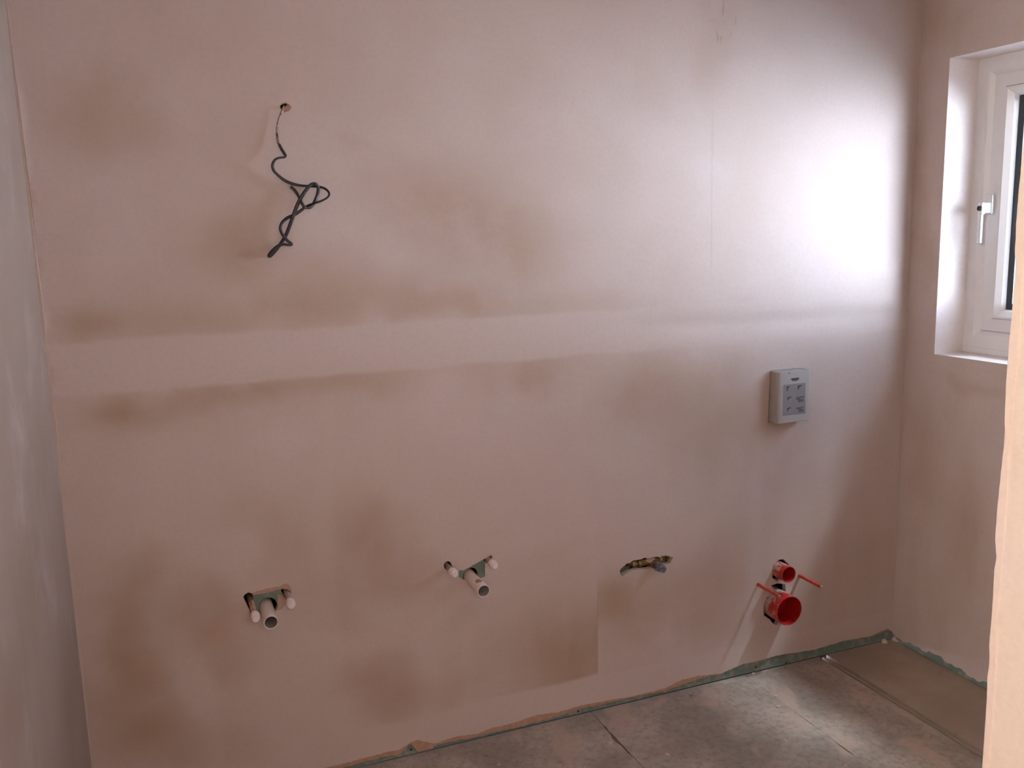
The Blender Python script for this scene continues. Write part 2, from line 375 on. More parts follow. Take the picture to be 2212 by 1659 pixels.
k.bump(k.math('ADD', k.noise(v, 40, 4, .6), k.math('MULTIPLY', splat, .6)), .3, .002)
M['floor'] = k.done(base, .8, .25)
k = NB('floor_dusty'); v = k.coord()
base = k.mix(k.rng(k.noise(v, 5, 4, .6), .35, .7), (.32, .248, .196, 1), (.385, .30, .24, 1))
base = k.mix(k.math('MULTIPLY', k.rng(k.noise(v, 14, 4, .6, .4), .62, .72), .5), base, (.22, .165, .125, 1)); k.bump(k.noise(v, 40, 4), .3, .002)
M['floor_dusty'] = k.done(base, .85, .2)
M['subfloor'] = simple('subfloor_dark', (.030, .022, .017, 1), .95, .1)
M['ceil'] = simple('ceiling_plaster', (.56, .45, .40, 1), .9, .2, var=.3, scale=3)

# ------------------------------------------------------------------ structure: floor
m = MB(); m.box(-1.72, XO, -3.72, .10, -.20, -.019); floor = struct(m.build('floor', M['subfloor']))
def jag(a, b, n, amp, r):
    return [(a[0]+(b[0]-a[0])*i/n+r.uniform(-amp, amp)*(0 < i < n), a[1]+(b[1]-a[1])*i/n+r.uniform(-amp, amp)*(0 < i < n)) for i in range(n)]
def panel(x0, x1, y0, y1, z, mat, amp=.0012, chip=None, name='floor_panel'):
    r = random.Random(int(x0*1000)+5); nl = max(4, int((y1-y0)/.02))
    right = jag((x1, y0), (x1, y1), nl, amp, r); left = jag((x0, y1), (x0, y0), nl, amp, r)
    if chip: right = [(x-chip(y), y) for (x, y) in right]
    poly = right+[(x1, y1), (x0, y1)]+left[1:]
    m = MB(); m.sheet(poly, [], z, z-.018, mapf=lambda a, d, b: (a, b, d)); return m.build(name, mat, floor)
g = lambda y, c, s_, a: a*math.exp(-((y-c)/s_)**2)
panel(-1.60, 1.4174, -3.60, .004, 0, M['floor'], chip=lambda y: g(y, -.165, .035, .009)+g(y, -.10, .02, .004)+g(y, -.24, .02, .003))
panel(1.4195, 1.9958, -3.60, .004, 0, M['floor'], .0014, chip=lambda y: g(y, -.47, .03, .006))
panel(1.9968, 2.3105, -3.60, .004, 0, M['floor'], .0012)
panel(2.3235, 2.3325, YN, .003, -.003, M['floor_dusty'], .0015, name='floor_strip')
panel(2.3420, 2.6400, -3.60, .004, .0015, M['floor_dusty'], .0012)

m = MB(); m.box(-1.72, XO, -3.72, .10, H, H+.12); struct(m.build('ceiling', M['ceil']))

# ------------------------------------------------------------------ structure: back wall
def c2(pts, ox, oy, sc, axis=1, val=0.0):       # outline traced on a photo crop -> (x, z) on the wall
    o = []
    for (a, b) in pts:
        q = hit(ox+a/sc, oy+b/sc, axis, val); o.append((q[0] if axis == 1 else q[1], q[2]))
    return o
def rough(poly, amp, seg=.0024, seed=1):
    amp *= 1.25           # break an outline into short ragged pieces
    r = random.Random(seed); out = []
    for (a, b) in zip(poly, poly[1:]+poly[:1]):
        n = max(1, int(math.hypot(b[0]-a[0], b[1]-a[1])/seg))
        for i in range(n):
            t = i/n; k = amp if i else amp*.4
            out.append((a[0]+(b[0]-a[0])*t+r.uniform(-k, k), a[1]+(b[1]-a[1])*t+r.uniform(-k, k)))
    return out
def ell(x, z, rx, rz, n=22, amp=.0, seed=2):
    r = random.Random(seed); return [(x+math.cos(2*math.pi*i/n)*rx*(1+r.uniform(-amp, amp)), z+math.sin(2*math.pi*i/n)*rz*(1+r.uniform(-amp, amp))) for i in range(n)]

G1 = lambda p: c2(p, 480, 1210, 8.73); G2 = lambda p: c2(p, 920, 1160, 10.37); G3 = lambda p: c2(p, 1310, 1170, 12.29); G4 = lambda p: c2(p, 1580, 1180, 8.296)
h1 = rough(G1([(395, 690), (430, 645), (490, 608), (560, 622), (700, 575), (900, 525), (1105, 490), (1150, 450), (1240, 445), (1300, 520), (1310, 610), (1270, 720), (1180, 830), (1110, 920), (1020, 962), (960, 1000), (700, 1010), (600, 965), (530, 1010), (470, 850), (420, 770)]), .0006, seed=3)
h1g = rough(G1([(400, 690), (440, 645), (490, 612), (560, 640), (590, 662), (800, 632), (1110, 552), (1160, 545), (1240, 560), (1290, 600), (1230, 700), (1160, 700), (1100, 660), (1040, 680), (1045, 790), (1060, 880), (1010, 960), (950, 990), (700, 1000), (600, 950), (530, 1000), (470, 850), (425, 770)]), .0006, seed=4)
h2a = rough(G2([(395, 650), (405, 600), (440, 560), (490, 540), (545, 560), (580, 620), (600, 680), (560, 760), (490, 750), (420, 710)]), .0005, seed=5)
h2 = rough(G2([(735, 750), (860, 740), (930, 705), (1000, 660), (1150, 580), (1290, 500), (1390, 450), (1470, 402), (1492, 430), (1478, 510), (1420, 570), (1330, 600), (1325, 880), (1240, 925), (1100, 965), (830, 955), (740, 900)]), .0006, seed=6)
h3 = rough(G3([(345, 780), (395, 705), (430, 685), (530, 590), (650, 550), (690, 510), (850, 480), (950, 460), (1010, 428), (1140, 448), (1200, 418), (1370, 400), (1410, 420), (1480, 378), (1620, 375), (1680, 400), (1770, 405), (1740, 480), (1690, 580), (1560, 605), (1450, 590), (1310, 640), (1240, 700), (1020, 740), (900, 745), (700, 770), (590, 790), (520, 840), (420, 925), (388, 880)]), .0007, seed=7)
h4a = rough(G4([(735, 430), (750, 340), (850, 245), (935, 232), (1000, 290), (1090, 400), (1090, 560), (960, 640), (850, 600), (815, 637), (735, 560)]), .0006, seed=8)
h4b = rough(G4([(712, 702), (830, 665), (970, 680), (978, 812), (850, 822), (760, 770)]), .0006, seed=9)
h4c = rough(G4([(582, 1240), (575, 1100), (600, 990), (650, 905), (760, 885), (900, 850), (1060, 900), (1110, 1100), (1060, 1250), (950, 1340), (842, 1365), (812, 1420), (745, 1390), (690, 1310), (610, 1260)]), .0008, seed=10)
hc = rough(c2([(465, 265), (485, 240), (515, 230), (545, 245), (562, 270), (545, 300), (510, 310), (480, 300)], 480, 160, 3.77), .0007, seed=11)

# ragged lower edge (height above the floor) read along the wall foot
foot = [(760, 17, 7), (790, 18, 8), (826, 19, 9), (865, 18, 5), (887, 27, 26), (903, 30, 1), (935, 14, 1), (945, 13, 8), (985, 17, 7), (1032, 11, 5), (1064, 17, 6), (1111, 16, 4), (1159, 22, 6),
        (1206, 16, 6), (1254, 19, 12), (1291, 17, 10), (1372, 12, 8), (1433, 12, 6), (1474, 22, 10), (1510, 22, 14), (1555, 15, 14), (1604, 24, 24), (1636, 23, 19), (1677, 25, 24), (1718, 22, 20), (1758, 18, 17), (1820, 22, 21), (1880, 18, 16), (1915, 26, 22)]
fx = []; fs_ = []; fg = []
for (px, s_, g_) in foot:
    py = 1659-.2325*(px-770); a = hit(px, py)
    fx.append(a[0]); fs_.append(max(.004, hit(px, py-s_)[2]-a[2])); fg.append(max(.003, hit(px, py-g_)[2]-a[2]))
fx = np.array([0]+fx+[W]); fs_ = np.array([.024]+fs_+[.03])+.0025; fg = np.array([.010]+fg+[.028])+.0030
rr = random.Random(12)
XS = np.linspace(0, W, 520)
edge_p = [(float(x), float(np.interp(x, fx, fs_))+rr.uniform(-.0014, .0014)) for x in XS]
edge_g = [(float(x), float(max(.002, np.interp(x, fx, fg)+rr.uniform(-.0012, .0012)))) for x in XS]
edge_g = [(x, min(z, zp-.0006)) for (x, z), (_, zp) in zip(edge_g, edge_p)]
BX0, BX1, BZ0, BZ1 = 2.069, 2.195, .870, 1.037          # flush box
hbox = rough([(BX0-.003, BZ0-.002), (BX1+.001, BZ0-.001), (BX1+.001, BZ1+.0008), (BX0+.08, BZ1+.0012), (BX0-.0015, BZ1+.0008)], .0006, seed=13)
holes_p = [h1, h2a, h2, h3, h4a, h4b, h4c, hc, hbox]
gx, gz = np.meshgrid(np.arange(.008, W, .0152), np.arange(.05, H, .0152))
m = MB(); m.sheet([(-.003, edge_p[0][1])]+edge_p+[(W+.003, edge_p[-1][1]), (W+.003, H), (-.003, H)], holes_p, 0.0, .0066, grid=list(zip(gx.ravel().tolist(), gz.ravel().tolist())), relief=relief)
wb = struct(m.build('wall_back', M['back'], None, .5))
av = np.empty(len(wb.data.vertices)*3); wb.data.vertices.foreach_get('co', av); av = av.reshape(-1, 3)
wb.data.attributes.new('damp', 'FLOAT', 'POINT').data.foreach_set('value', damp_field(av[:, 0], av[:, 2]).astype(np.float32))
m = MB(); m.sheet(edge_g+[(W, .06), (0, .06)], [], .0018, .0061); m.build('base_coat', M['salmon'], wb)
m = MB(); m.sheet(h1_o if False else [(.36, .50), (.58, .50), (.58, .62), (.36, .62)], [h1g], .0022, .0061); m.build('base_coat', M['chase'], wb)
hcore = rough(c2([(472, 262), (490, 243), (520, 236), (535, 246), (515, 262), (508, 285), (488, 290), (478, 275)], 480, 160, 3.77), .0005, seed=19)
hm = [sum(p[i] for p in hc)/len(hc) for i in (0, 1)]
m = MB(); m.sheet([(hm[0]-.05, hm[1]-.05), (hm[0]+.05, hm[1]-.05), (hm[0]+.05, hm[1]+.05), (hm[0]-.05, hm[1]+.05)], [hcore], .0035, .0061); m.build('base_coat', M['chase'], wb)
bh = [ell(.4580+.0045, .5285, .0238, .0238, amp=.02), rough(G1([(400, 690), (440, 645), (495, 612), (580, 650), (585, 720), (600, 900), (520, 960), (460, 830), (425, 770)]), .0006, seed=14),
      rough(G1([(1105, 590), (1130, 560), (1200, 545), (1280, 590), (1270, 690), (1200, 720), (1140, 640)]), .0005, seed=15),
      h2a, ell(1.0350, .5170, .0240, .0240, amp=.02, seed=4), rough(G2([(1285, 520), (1392, 452), (1468, 405), (1490, 430), (1470, 515), (1420, 580), (1320, 570)]), .0005, seed=16),
      rough(h3, .0004, .01, 17), h4a, h4b, h4c, hcore, [(BX0-.003, BZ0-.003), (BX1+.003, BZ0-.003), (BX1+.003, BZ1+.003), (BX0-.003, BZ1+.003)]]
# the boards: lower row split where the black joint shows at the foot, upper row above the taped joint
JX = float(hit(943, 1623)[0])
def board(x0, x1, z0, z1):
    hs = [h for h in bh if x0 < sum(p[0] for p in h)/len(h) < x1 and z0 < sum(p[1] for p in h)/len(h) < z1]
    m = MB(); m.sheet([(x0, z0), (x1, z0), (x1, z1), (x0, z1)], hs, .0062, .0187, 0, 1); return m.build('plasterboard', [M['board'], M['gypsum']], wb)
board(0, JX-.0018, .0022, 1.198); board(JX+.0018, W+.01, .0030, 1.198); board(0, 1.838, 1.202, H); board(1.842, W, 1.202, H)
m = MB(); m.box(0, W, .085, .10, 0, H); m.build('cavity_lining', M['cavity'], wb)
m = MB(); m.box(-.05, -.01, .0, .10, 0, H); m.box(W+.03, W+.05, .012, .10, 0, H); m.build('stud', M['cavity'], wb)
for (px, py) in ((888, 1619), (1249, 1537), (1633, 1441), (1698, 1432)):
    a = hit(px, py, 1, .006); m = MB(); m.lathe([(0, .0002), (.0012, .0004), (.0032, .0009), (.0036, .0), (.0036, -.004)], (a[0], .0060, a[2]), n=14); m.build('screw', simple('screw_black', (.02, .02, .02, 1), .4, .5), wb, .6, org=a)

# ------------------------------------------------------------------ structure: other walls
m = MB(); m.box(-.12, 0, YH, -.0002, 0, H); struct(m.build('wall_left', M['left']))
rr = random.Random(21)
# right wall with the window opening; plaster stops ragged above the floor and shows green board
def win_wall(x0, x1, z0f, mats, name, parent=None, yr=(-3.70, .10)):
    m = MB()
    ys = [yr[0]+(yr[1]-yr[0])*i/720 for i in range(721)]
    low = [(y, z0f(y)) for y in ys]
    m.sheet(low+[(yr[1], H), (yr[0], H)], [[(WY0, WZ0), (WY1, WZ0), (WY1, WZ1), (WY0, WZ1)]], x0, x1, 0, 1, mapf=lambda a, d, b: (d, a, b))
    return m.build(name, mats, parent)
def rfoot(y):
    return .025+.005*math.sin(y*23)+.004*math.sin(y*61+1)+.0025*math.sin(y*140)+rr.uniform(-.002, .002) if y > YN else .001
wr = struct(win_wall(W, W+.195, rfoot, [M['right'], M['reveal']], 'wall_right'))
m = MB(); m.box(W+.0035, W+.02, YN, .02, .002, .045); m.build('plasterboard', [M['board']], wr)
M['brick'] = simple('outer_brickwork', (.32, .17, .11, 1), .9, .2, var=.5, scale=8)
m = MB(); yr = (-3.70, 6.0)
m.sheet([(-6, -.3), (3, -.3), (3, 2.62), (-6, 2.62)], [[(WY0+.03, WZ0+.03), (WY1-.03, WZ0+.03), (WY1-.03, WZ1-.03), (WY0+.03, WZ1-.03)]], W+.1951, XO, mapf=lambda a, d, b: (d, a, b))
m.build('outer_leaf', M['brick'], wr)
m = MB(); m.box(XO, XO+.33, -6, 3, 2.50, 2.53); m.box(XO+.31, XO+.33, -6, 3, 2.47, 2.62); m.build('eaves_soffit', simple('white_upvc_soffit', (.75, .75, .75, 1), .4), wr)

# partition with the door opening (its plastered end is the bright edge at the right of the view)
m = MB(); m.sheet([(XN, 0.0), (W, 0.0), (W, H), (0.0, H), (0.0, 2.34), (XN, 2.34)], [], YN2, YN)
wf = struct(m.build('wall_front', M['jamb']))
rr = random.Random(31); ne = 300
pr = [(YN+.0012*math.sin(i*.21)+.0010*math.sin(i*.083+2)+.0011*math.sin(i*.043)+rr.uniform(-.0003, .0003), 2.08*i/ne+.0005) for i in range(ne+1)]
for c in (206, 174, 150, 128): # small nicks in the arris
    for d in (-2, -1, 0, 1, 2): y, z = pr[min(ne, c+d)]; pr[min(ne, c+d)] = (y-(.003-abs(d)*.0009), z)
pl = [(YN-.0105+.0016*math.sin(i*.05)+.0010*math.sin(i*.19)+rr.uniform(-.0003, .0003), 2.08*i/ne+.0005) for i in range(ne+1)]
m = MB(); m.sheet(pl+pr[::-1], [], XN-.0018, XN+.0005, mapf=lambda a, d, b: (d, a, b)); m.build('edge_bead', M['beadskim'], wf)
m = MB(); m.box(-1.72, -.12, YH, YH+.12, 0, H); struct(m.build('wall_hall', M['hall']))
m = MB(); m.box(-1.72, -1.60, -3.60, YH, 0, H); struct(m.build('wall_hall_left', M['hall']))
m = MB(); m.box(-1.72, XO-.2, -3.72, -3.60, 0, H); struct(m.build('wall_rear', M['hall']))

# ------------------------------------------------------------------ window
M['upvc'] = simple('white_upvc', (.74, .72, .72, 1), .32, .5, var=.10, vcol=(.55, .48, .44, 1), scale=30)
M['gasket'] = simple('black_spacer', (.018, .020, .024, 1), .45, .5)
M['chrome'] = simple('white_metal_handle', (.72, .73, .75, 1), .25, .5, metal=.25)
M['black'] = simple('black_lock', (.02, .02, .02, 1), .35)
k = NB('clear_glass'); tr = k.n('ShaderNodeBsdfTransparent'); gl = k.n('ShaderNodeBsdfGlossy'); gl.inputs['Roughness'].default_value = .02
tr.inputs[0].default_value = (.97, .99, .98, 1); lw = k.n('ShaderNodeLayerWeight'); lw.inputs[0].default_value = .5; fr = k.math('MULTIPLY_ADD', k.math('POWER', lw.outputs['Facing'], 5.0), .45); fr.node.inputs[2].default_value = .025; ms = k.n('ShaderNodeMixShader')
k.put(ms.inputs[0], fr); k.put(ms.inputs[1], tr.outputs[0]); k.put(ms.inputs[2], gl.outputs[0]); k.put(k.out.inputs['Surface'], ms.outputs[0]); M['glass'] = k.m
def ring(m, stops, y0, y1, z0, z1, mi=0):
    """frame profile: stops = (inset from the opening, x), swept round a rectangle with mitred corners"""
    vs = []; n = len(stops)
    for (yy, zz, sy, sz) in ((y1, z0, -1, 1), (y1, z1, -1, -1), (y0, z1, 1, -1), (y0, z0, 1, 1)):
        vs += [(x, yy+sy*d, zz+sz*d) for (d, x) in stops]
    fs = []
    for c in range(4):
        for i in range(n): fs.append((c*n+i, c*n+(i+1) % n, ((c+1) % 4)*n+(i+1) % n, ((c+1) % 4)*n+i))
    m.add(vs, fs, mi)
win = struct(thing('window_1', (XF, (WY0+WY1)/2, WZ0), 'x', 'x')); del win['label']; del win['category']
m = MB(); ring(m, [(0, XF), (.036, XF), (.042, XF+.003), (.056, XF+.012), (.058, XF+.016), (.058, XF+.07), (0, XF+.07)], WY0, WY1, WZ0+.018, WZ1); m.build('outer_frame', M['upvc'], win)
# lower cill section line of the frame
m = MB(); m.box(XF-.004, XF+.07, WY0+.002, WY1-.0005, WZ0+.0003, WZ0+.0195); m.build('cill_trim', M['upvc'], win, bevel=.0015)
sy0, sy1, sz0, sz1 = WY0+.0605, WY1-.0605, WZ0+.0605+.018, WZ1-.0605+.004
m = MB(); ring(m, [(0, XF+.006), (.0395, XF+.006), (.0405, XF+.012), (.0405, XF+.06), (0, XF+.06)], sy0, sy1, sz0, sz1); sash = m.build('sash', M['upvc'], win)
m = MB(); ring(m, [(.042, XF+.003), (.048, XF+.0035), (.064, XF+.016), (.070, XF+.026), (.070, XF+.03), (.042, XF+.03)], sy0, sy1, sz0, sz1); m.build('glazing_bead', M['upvc'], sash)
m = MB(); ring(m, [(.060, XF+.034), (.088, XF+.034), (.088, XF+.046), (.060, XF+.046)], sy0, sy1, sz0, sz1); m.build('spacer_bar', M['gasket'], sash)
for x in (XF+.0305, XF+.0465):
    m = MB(); m.box(x, x+.003, sy0+.045, sy1-.045, sz0+.045, sz1-.045); m.build('pane', M['glass'], sash)
hy = -.197
m = MB(); m.box(XF-.006, XF+.0058, hy-.0105, hy+.0105, 1.515, 1.580); hp = m.build('handle', M['chrome'], win, .7, bevel=.004)
m = MB(); m.box(XF-.030, XF-.005, hy-.008, hy+.008, 1.520, 1.552)
m.box(XF-.046, XF-.031, hy-.0085, hy+.0085, 1.516, 1.553); m.box(XF-.046, XF-.036, hy-.0075, hy+.0075, 1.425, 1.520)
m.build('lever', M['chrome'], hp, .5, bevel=.0022)
m = MB(); m.lathe([(.0085, -.004), (.0085, .002), (.006, .003), (.006, .0015), (.0025, .0015), (0, .0015)], (XF-.046, hy+.001, 1.535), (-1, 0, 0), 20); m.build('key_lock', M['black'], hp, .6)

# ------------------------------------------------------------------ pipes
M['wpipe'] = simple('white_waste_plastic', (.70, .62, .585, 1), .42, .4, var=.25, vcol=(.52, .38, .32, 1), scale=25)
M['wcap'] = simple('white_cap_plastic', (.80, .735, .72, 1), .35, .5, var=.12, scale=60)
M['pipein'] = simple('pipe_bore', (.42, .37, .34, 1), .6, .3)
k = NB('dusty_copper'); v = k.coord(); c = k.mix(k.rng(k.noise(v, 70, 4, .6), .36, .60), (.42, .17, .09, 1), (.47, .345, .28, 1)); M['copper'] = k.done(c, .55, .4, .15)
k = NB('plastered_pipe'); v = k.coord(); c = k.mix(k.rng(k.noise(v, 80, 4, .6), .40, .62), (.36, .27, .21, 1), (.50, .39, .33, 1)); M['grubby'] = k.done(c, .7, .3)

def waste(x, z, L, label):
    t = thing('waste_pipe', (x, .0, z), label, 'pipe', 'grey white basin waste pipes')
    m = MB(); ro, ri = .0180, .0162
    m.lathe([(ri, L-.002), (ri+.0004, L), (ro-.0004, L), (ro, L-.001), (ro, -.06)], (x, 0, z), n=48); m.build('pipe_wall', M['wpipe'], t, .7, org=(x, 0, z))
    m = MB(); m.lathe([(ri, L-.002), (ri, -.06), (0, -.06)], (x, 0, z), n=48); m.build('bore', M['pipein'], t, .7, org=(x, 0, z))
    m = MB(); m.lathe([(ri-.0002, L-.0022), (ri-.0001, L+.0005), (ro-.0003, L+.0007), (ro+.0001, L+.0002), (ro+.0001, L-.0014)], (x, 0, z), n=48); m.build('rim', M['wcap'], t, .9, org=(x, 0, z))
    return t
waste(.4580, .5245, .0955, 'pale waste pipe open at its end between the two capped pipes lowest at left')
w2 = waste(1.0340, .5130, .110, 'pale waste pipe with pinkish plaster smear, in the second group from left')
m = MB(); n = 14
vs = []; fs = []
for i in range(n+1):
    for j in range(n+1):
        t_ = math.radians(62+66*i/n); d = .062+.026*j/n
        wob = .3*math.sin(j*.9)+.2*math.sin(i*1.3)
        e = max(0, 1-((i/n-.5)*2)**2-((j/n-.5)*2)**2+.25*wob)
        q = .0180+(.0009*min(1, e*2.5) if e > 0 else -.0006)
        vs.append((1.0340+math.cos(t_)*q, -d, .5130+math.sin(t_)*q))
for i in range(n):
    for j in range(n): a = i*(n+1)+j; fs.append((a, a+1, a+n+2, a+n+1))
m.add(vs, fs); m.build('plaster_smear', M['salmon'], w2, 1.2, org=(1.034, 0, .5130))

def supply(px, py, L, mat, label, seed):
    """15 mm supply pipe with a stepped white stop end; px, py = centre of the cap's face in the photo"""
    q = hit(px, py, 1, -L); x, z = float(q[0]), float(q[2]); o = (x, 0, z)
    t = thing('capped_supply_pipe', o, label, 'pipe', 'capped basin supply pipes')
    m = MB(); m.lathe([(0, L-.012), (.0074, L-.012), (.0076, L-.013), (.0076, -.055), (0, -.055)], o, n=24); m.build('pipe', mat, t, .7, org=o)
    m = MB(); m.lathe([(.0078, L-.030), (.0112, L-.030), (.0118, L-.028), (.0118, L-.021), (.0108, L-.0195), (.0108, L-.018), (.0116, L-.016), (.0116, L-.011), (.0106, L-.0085), (.0086, L-.0080), (.0086, L-.002), (.0076, L), (0, L)], o, n=32)
    m.build('cap', M['wcap'], t, .6, org=o)
    return t
supply(552.8, 1338, .113, M['copper'], 'bare copper pipe with white cap, leftmost of the capped pipes', 1)
supply(630, 1309, .085, M['grubby'], 'dusty white-capped pipe right of the lowest left waste pipe', 2)
supply(983.4, 1241.5, .060, M['grubby'], 'white-capped pipe in its own round hole, left in the second group', 3)
supply(1070, 1223.5, .058, M['grubby'], 'white-capped pipe by the black notch, right in the second group', 4)

M['lump'] = simple('lump_plaster', (.52, .38, .31, 1), .85, .2, var=.4, scale=70)
# ------------------------------------------------------------------ brass bar fitting in the slot
M['brass'] = simple('dull_brass', (.42, .30, .14, 1), .42, .5, .75, var=.6, vcol=(.16, .10, .05, 1), scale=55)
M['brassdk'] = simple('dark_brass', (.16, .10, .05, 1), .5, .5, .6, var=.5, scale=60)
k = NB('grey_tape'); v = k.coord(); c = k.mix(k.rng(k.noise(v, 70, 4, .7), .42, .6), (.09, .088, .112, 1), (.24, .225, .265, 1)); M['tape'] = k.done(c, .6, .35)
M['zinc'] = simple('galvanised', (.14, .13, .115, 1), .5, .5, .4, var=.4, scale=40)
YB = .030
a3 = hit(1350, 1216, 1, YB); b3 = hit(1448, 1208, 1, YB); zb = float((a3[2]+b3[2])/2); xa, xb = float(a3[0]), float(b3[0])
xm = float(hit(1404, 1213, 1, YB)[0])
br = thing('mixer_bar', (xm, YB, zb), 'brass fitting inside a ragged slot with grey taped outlet', 'fitting')
def lx(prof, x, mi=0, n=28):
    m = MB(); m.lathe(prof, (x, YB, zb), (1, 0, 0), n); return m
Lh = xb-xa
m = lx([(0, -Lh*.52), (.0095, -Lh*.52), (.0095, Lh*.55), (0, Lh*.55)], xm); m.build('pipe', M['brassdk'], br, .6, org=(xm, YB, zb))
m = lx([(0, -.046), (.0135, -.046), (.0145, -.044), (.0145, -.034), (.0128, -.032), (.0128, -.012), (.0150, -.010), (.0160, 0), (.0150, .010), (.0128, .012), (.0128, .030), (0, .030)], xm); m.build('body', M['brass'], br, .5, org=(xm, YB, zb))
for (d, r, wd, mat) in ((-.060, .0145, .016, 'brass'), (.040, .0150, .016, 'brass'), (.062, .0140, .018, 'brassdk')):
    m = MB(); m.lathe([(0, -wd/2), (r*.94, -wd/2), (r, -wd/2+.0015), (r, wd/2-.0015), (r*.94, wd/2), (0, wd/2)], (xm+d, YB, zb), (1, 0, 0), 8 if mat == 'brass' else 24); m.build('union_nut', M[mat], br, .3, org=(xm+d, YB, zb))
# outlet boss + taped plug pointing at the room
oz = zb-.004
m = MB(); m.lathe([(.0125, -.02), (.0125, .022), (.0155, .023), (.0160, .030), (.0150, .034), (0, .034)], (xm+.004, YB, oz), n=26); m.build('outlet_boss', M['brass'], br, .5, org=(xm, YB, oz))
def cr(th, d): return 1+.10*math.sin(3*th+d*120)+.06*math.sin(7*th+d*300)
m = MB(); m.lathe([(.0120, .030), (.0140, .034), (.0145, .046), (.0138, .058), (.0120, .070), (.0095, .078), (.004, .080), (0, .079)], (xm+.004, YB, oz), n=30, jit=cr); m.build('taped_plug', M['tape'], br, .9, org=(xm, YB, oz))
m = MB(); m.lathe([(0, .050), (.008, .050), (.0125, .046), (.0145, .038), (.0140, .030), (0, .028)], (xm-.002, YB-.006, zb+.010), (-.15, -.75, .65), n=20, jit=lambda th, d: 1+.12*math.sin(2*th+1)+.07*math.sin(5*th))
m2 = MB(); m2.lathe([(0, .0265), (.006, .0260), (.0115, .0235), (.0135, .0195), (.0120, .016), (0, .013)], (xm-.002, YB, zb), (-.25, -.80, .55), n=22, jit=lambda th, d: 1+.16*math.sin(2*th+1)+.08*math.sin(5*th)); m2.build('plaster_lump', M['lump'], br, .9, org=(0, 0, 0))
# zinc clip in the left end of the slot
q = G3([(400, 700), (560, 690), (720, 700), (640, 770), (560, 800), (500, 850), (430, 905), (400, 840)])
m = MB(); m.sheet(q, [], .0160, .0186); zc = m.build('bracket', M['zinc'], br, org=(q[0][0], .017, q[0][1])); zc['label'] = 'grey metal clip'
# torn board paper at the slot's lower lip
M['paper'] = simple('torn_paper', (.52, .47, .37, 1), .9, .1, var=.3, scale=80)
q = G3([(470, 910), (540, 830), (620, 790), (850, 762), (860, 778), (700, 800), (620, 830), (655, 930), (590, 925), (560, 895)])
m = MB(); m.sheet(rough(q, .0004, seed=22), [], -.0012, .0002); m.build('torn_edge', M['paper'], wb)

# ------------------------------------------------------------------ toilet frame connections
k = NB('red_plastic'); v = k.coord(); sp = k.n('ShaderNodeSeparateXYZ'); k.put(sp.inputs[0], v)
near = k.rng(sp.outputs['Y'], -.045, -.005)
f_ = k.rng(k.math('ADD', k.noise(v, 55, 4, .65), k.math('MULTIPLY', near, .22)), .56, .70)
top = k.rng(sp.outputs['Z'], -.02, .03)
f_ = k.math('MULTIPLY', f_, k.math('ADD', .55, k.math('MULTIPLY', top, .45)))
k.put(k.b.inputs['Base Color'], k.mix(f_, (.42, .026, .022, 1), (.50, .38, .34, 1))); M['redp'] = k.done(None, .42, .4)
M['redin'] = simple('red_plastic_inside', (.36, .009, .008, 1), .45, .35)
M['redc'] = simple('red_sleeve', (.46, .042, .022, 1), .38, .5, var=.18, vcol=(.60, .40, .34, 1), scale=90)
M['steel'] = simple('zinc_steel', (.55, .55, .55, 1), .35, .5, .9)
def redcap(name, x, z, r, L, label, cat):
    t = thing(name, (x, 0, z), label, cat)
    m = MB(); m.lathe([(r-.0022, L-.003), (r-.0020, L), (r-.0004, L), (r, L-.001), (r*.985, L-.03), (r*.98, -.05)], (x, 0, z), n=56); m.build('outer_wall', M['redp'], t, .7, org=(x, 0, z))
    m = MB(); m.lathe([(r-.0022, L-.003), (r-.004, L-.075), (0, L-.078)], (x, 0, z), n=56); m.build('inside', M['redin'], t, .7, org=(x, 0, z))
    return t
LF, LS = .052, .062
qf = hit(1704.2, 1241.5, 1, -LF); qs = hit(1705.3, 1320, 1, -LS)
redcap('flush_pipe_plug', float(qf[0]), float(qf[2]), .0275, LF, 'small open red plug above the large red pipe', 'plug')
sp_ = redcap('soil_pipe_plug', float(qs[0]), float(qs[2]), .0505, LS, 'large open red pipe plug near the floor', 'plug')
def stud(x, z, label):
    t = thing('stud_sleeve', (x, 0, z), label, 'stud', 'red sleeved wall studs')
    m = MB(); m.lathe([(0, .108), (.0036, .108), (.0056, .107), (.0059, .105), (.0059, .003), (.0068, .002), (.0068, -.05), (0, -.05)], (x, 0, z), n=22)
    m.build('sleeve', M['redc'], t, .6, org=(x, 0, z))
    m = MB(); m.lathe([(0, .1125), (.0036, .1120), (.0046, .1105), (.0046, .1085), (.0046, .10), (0, .10)], (x, 0, z), n=18); m.build('rod_end', M['steel'], t, .6, org=(x, 0, z)); 
stud(2.0428, .3165, 'red sleeve on a stud just above the large red plug, left of the pair')
stud(2.2118, .3190, 'red sleeve on a stud right of the small red plug')

# ------------------------------------------------------------------ flush plate builder's box
k = NB('frosted_plastic'); v = k.coord(); c = k.mix(k.math('MULTIPLY', k.rng(k.noise(v, 30, 4, .6), .4, .7), .25), (.40, .392, .38, 1), (.40, .35, .325, 1)); M['frost'] = k.done(c, .38, .45)
M['panelgrey'] = simple('grey_panel_plastic', (.25, .236, .245, 1), .45, .4, var=.25, vcol=(.18, .165, .18, 1), scale=35)  # darker grey plastic of the cover's inner panel
M['mark'] = simple('mark_grey', (.085, .077, .085, 1), .5, .3); M['winlt'] = simple('clear_patch', (.27, .27, .27, 1), .4, .4)
LB = .045; fb = thing('flush_plate_box', (BX0, 0, BZ0), 'pale frosted plastic flush box cover with markings, standing proud of the wall', 'cover')
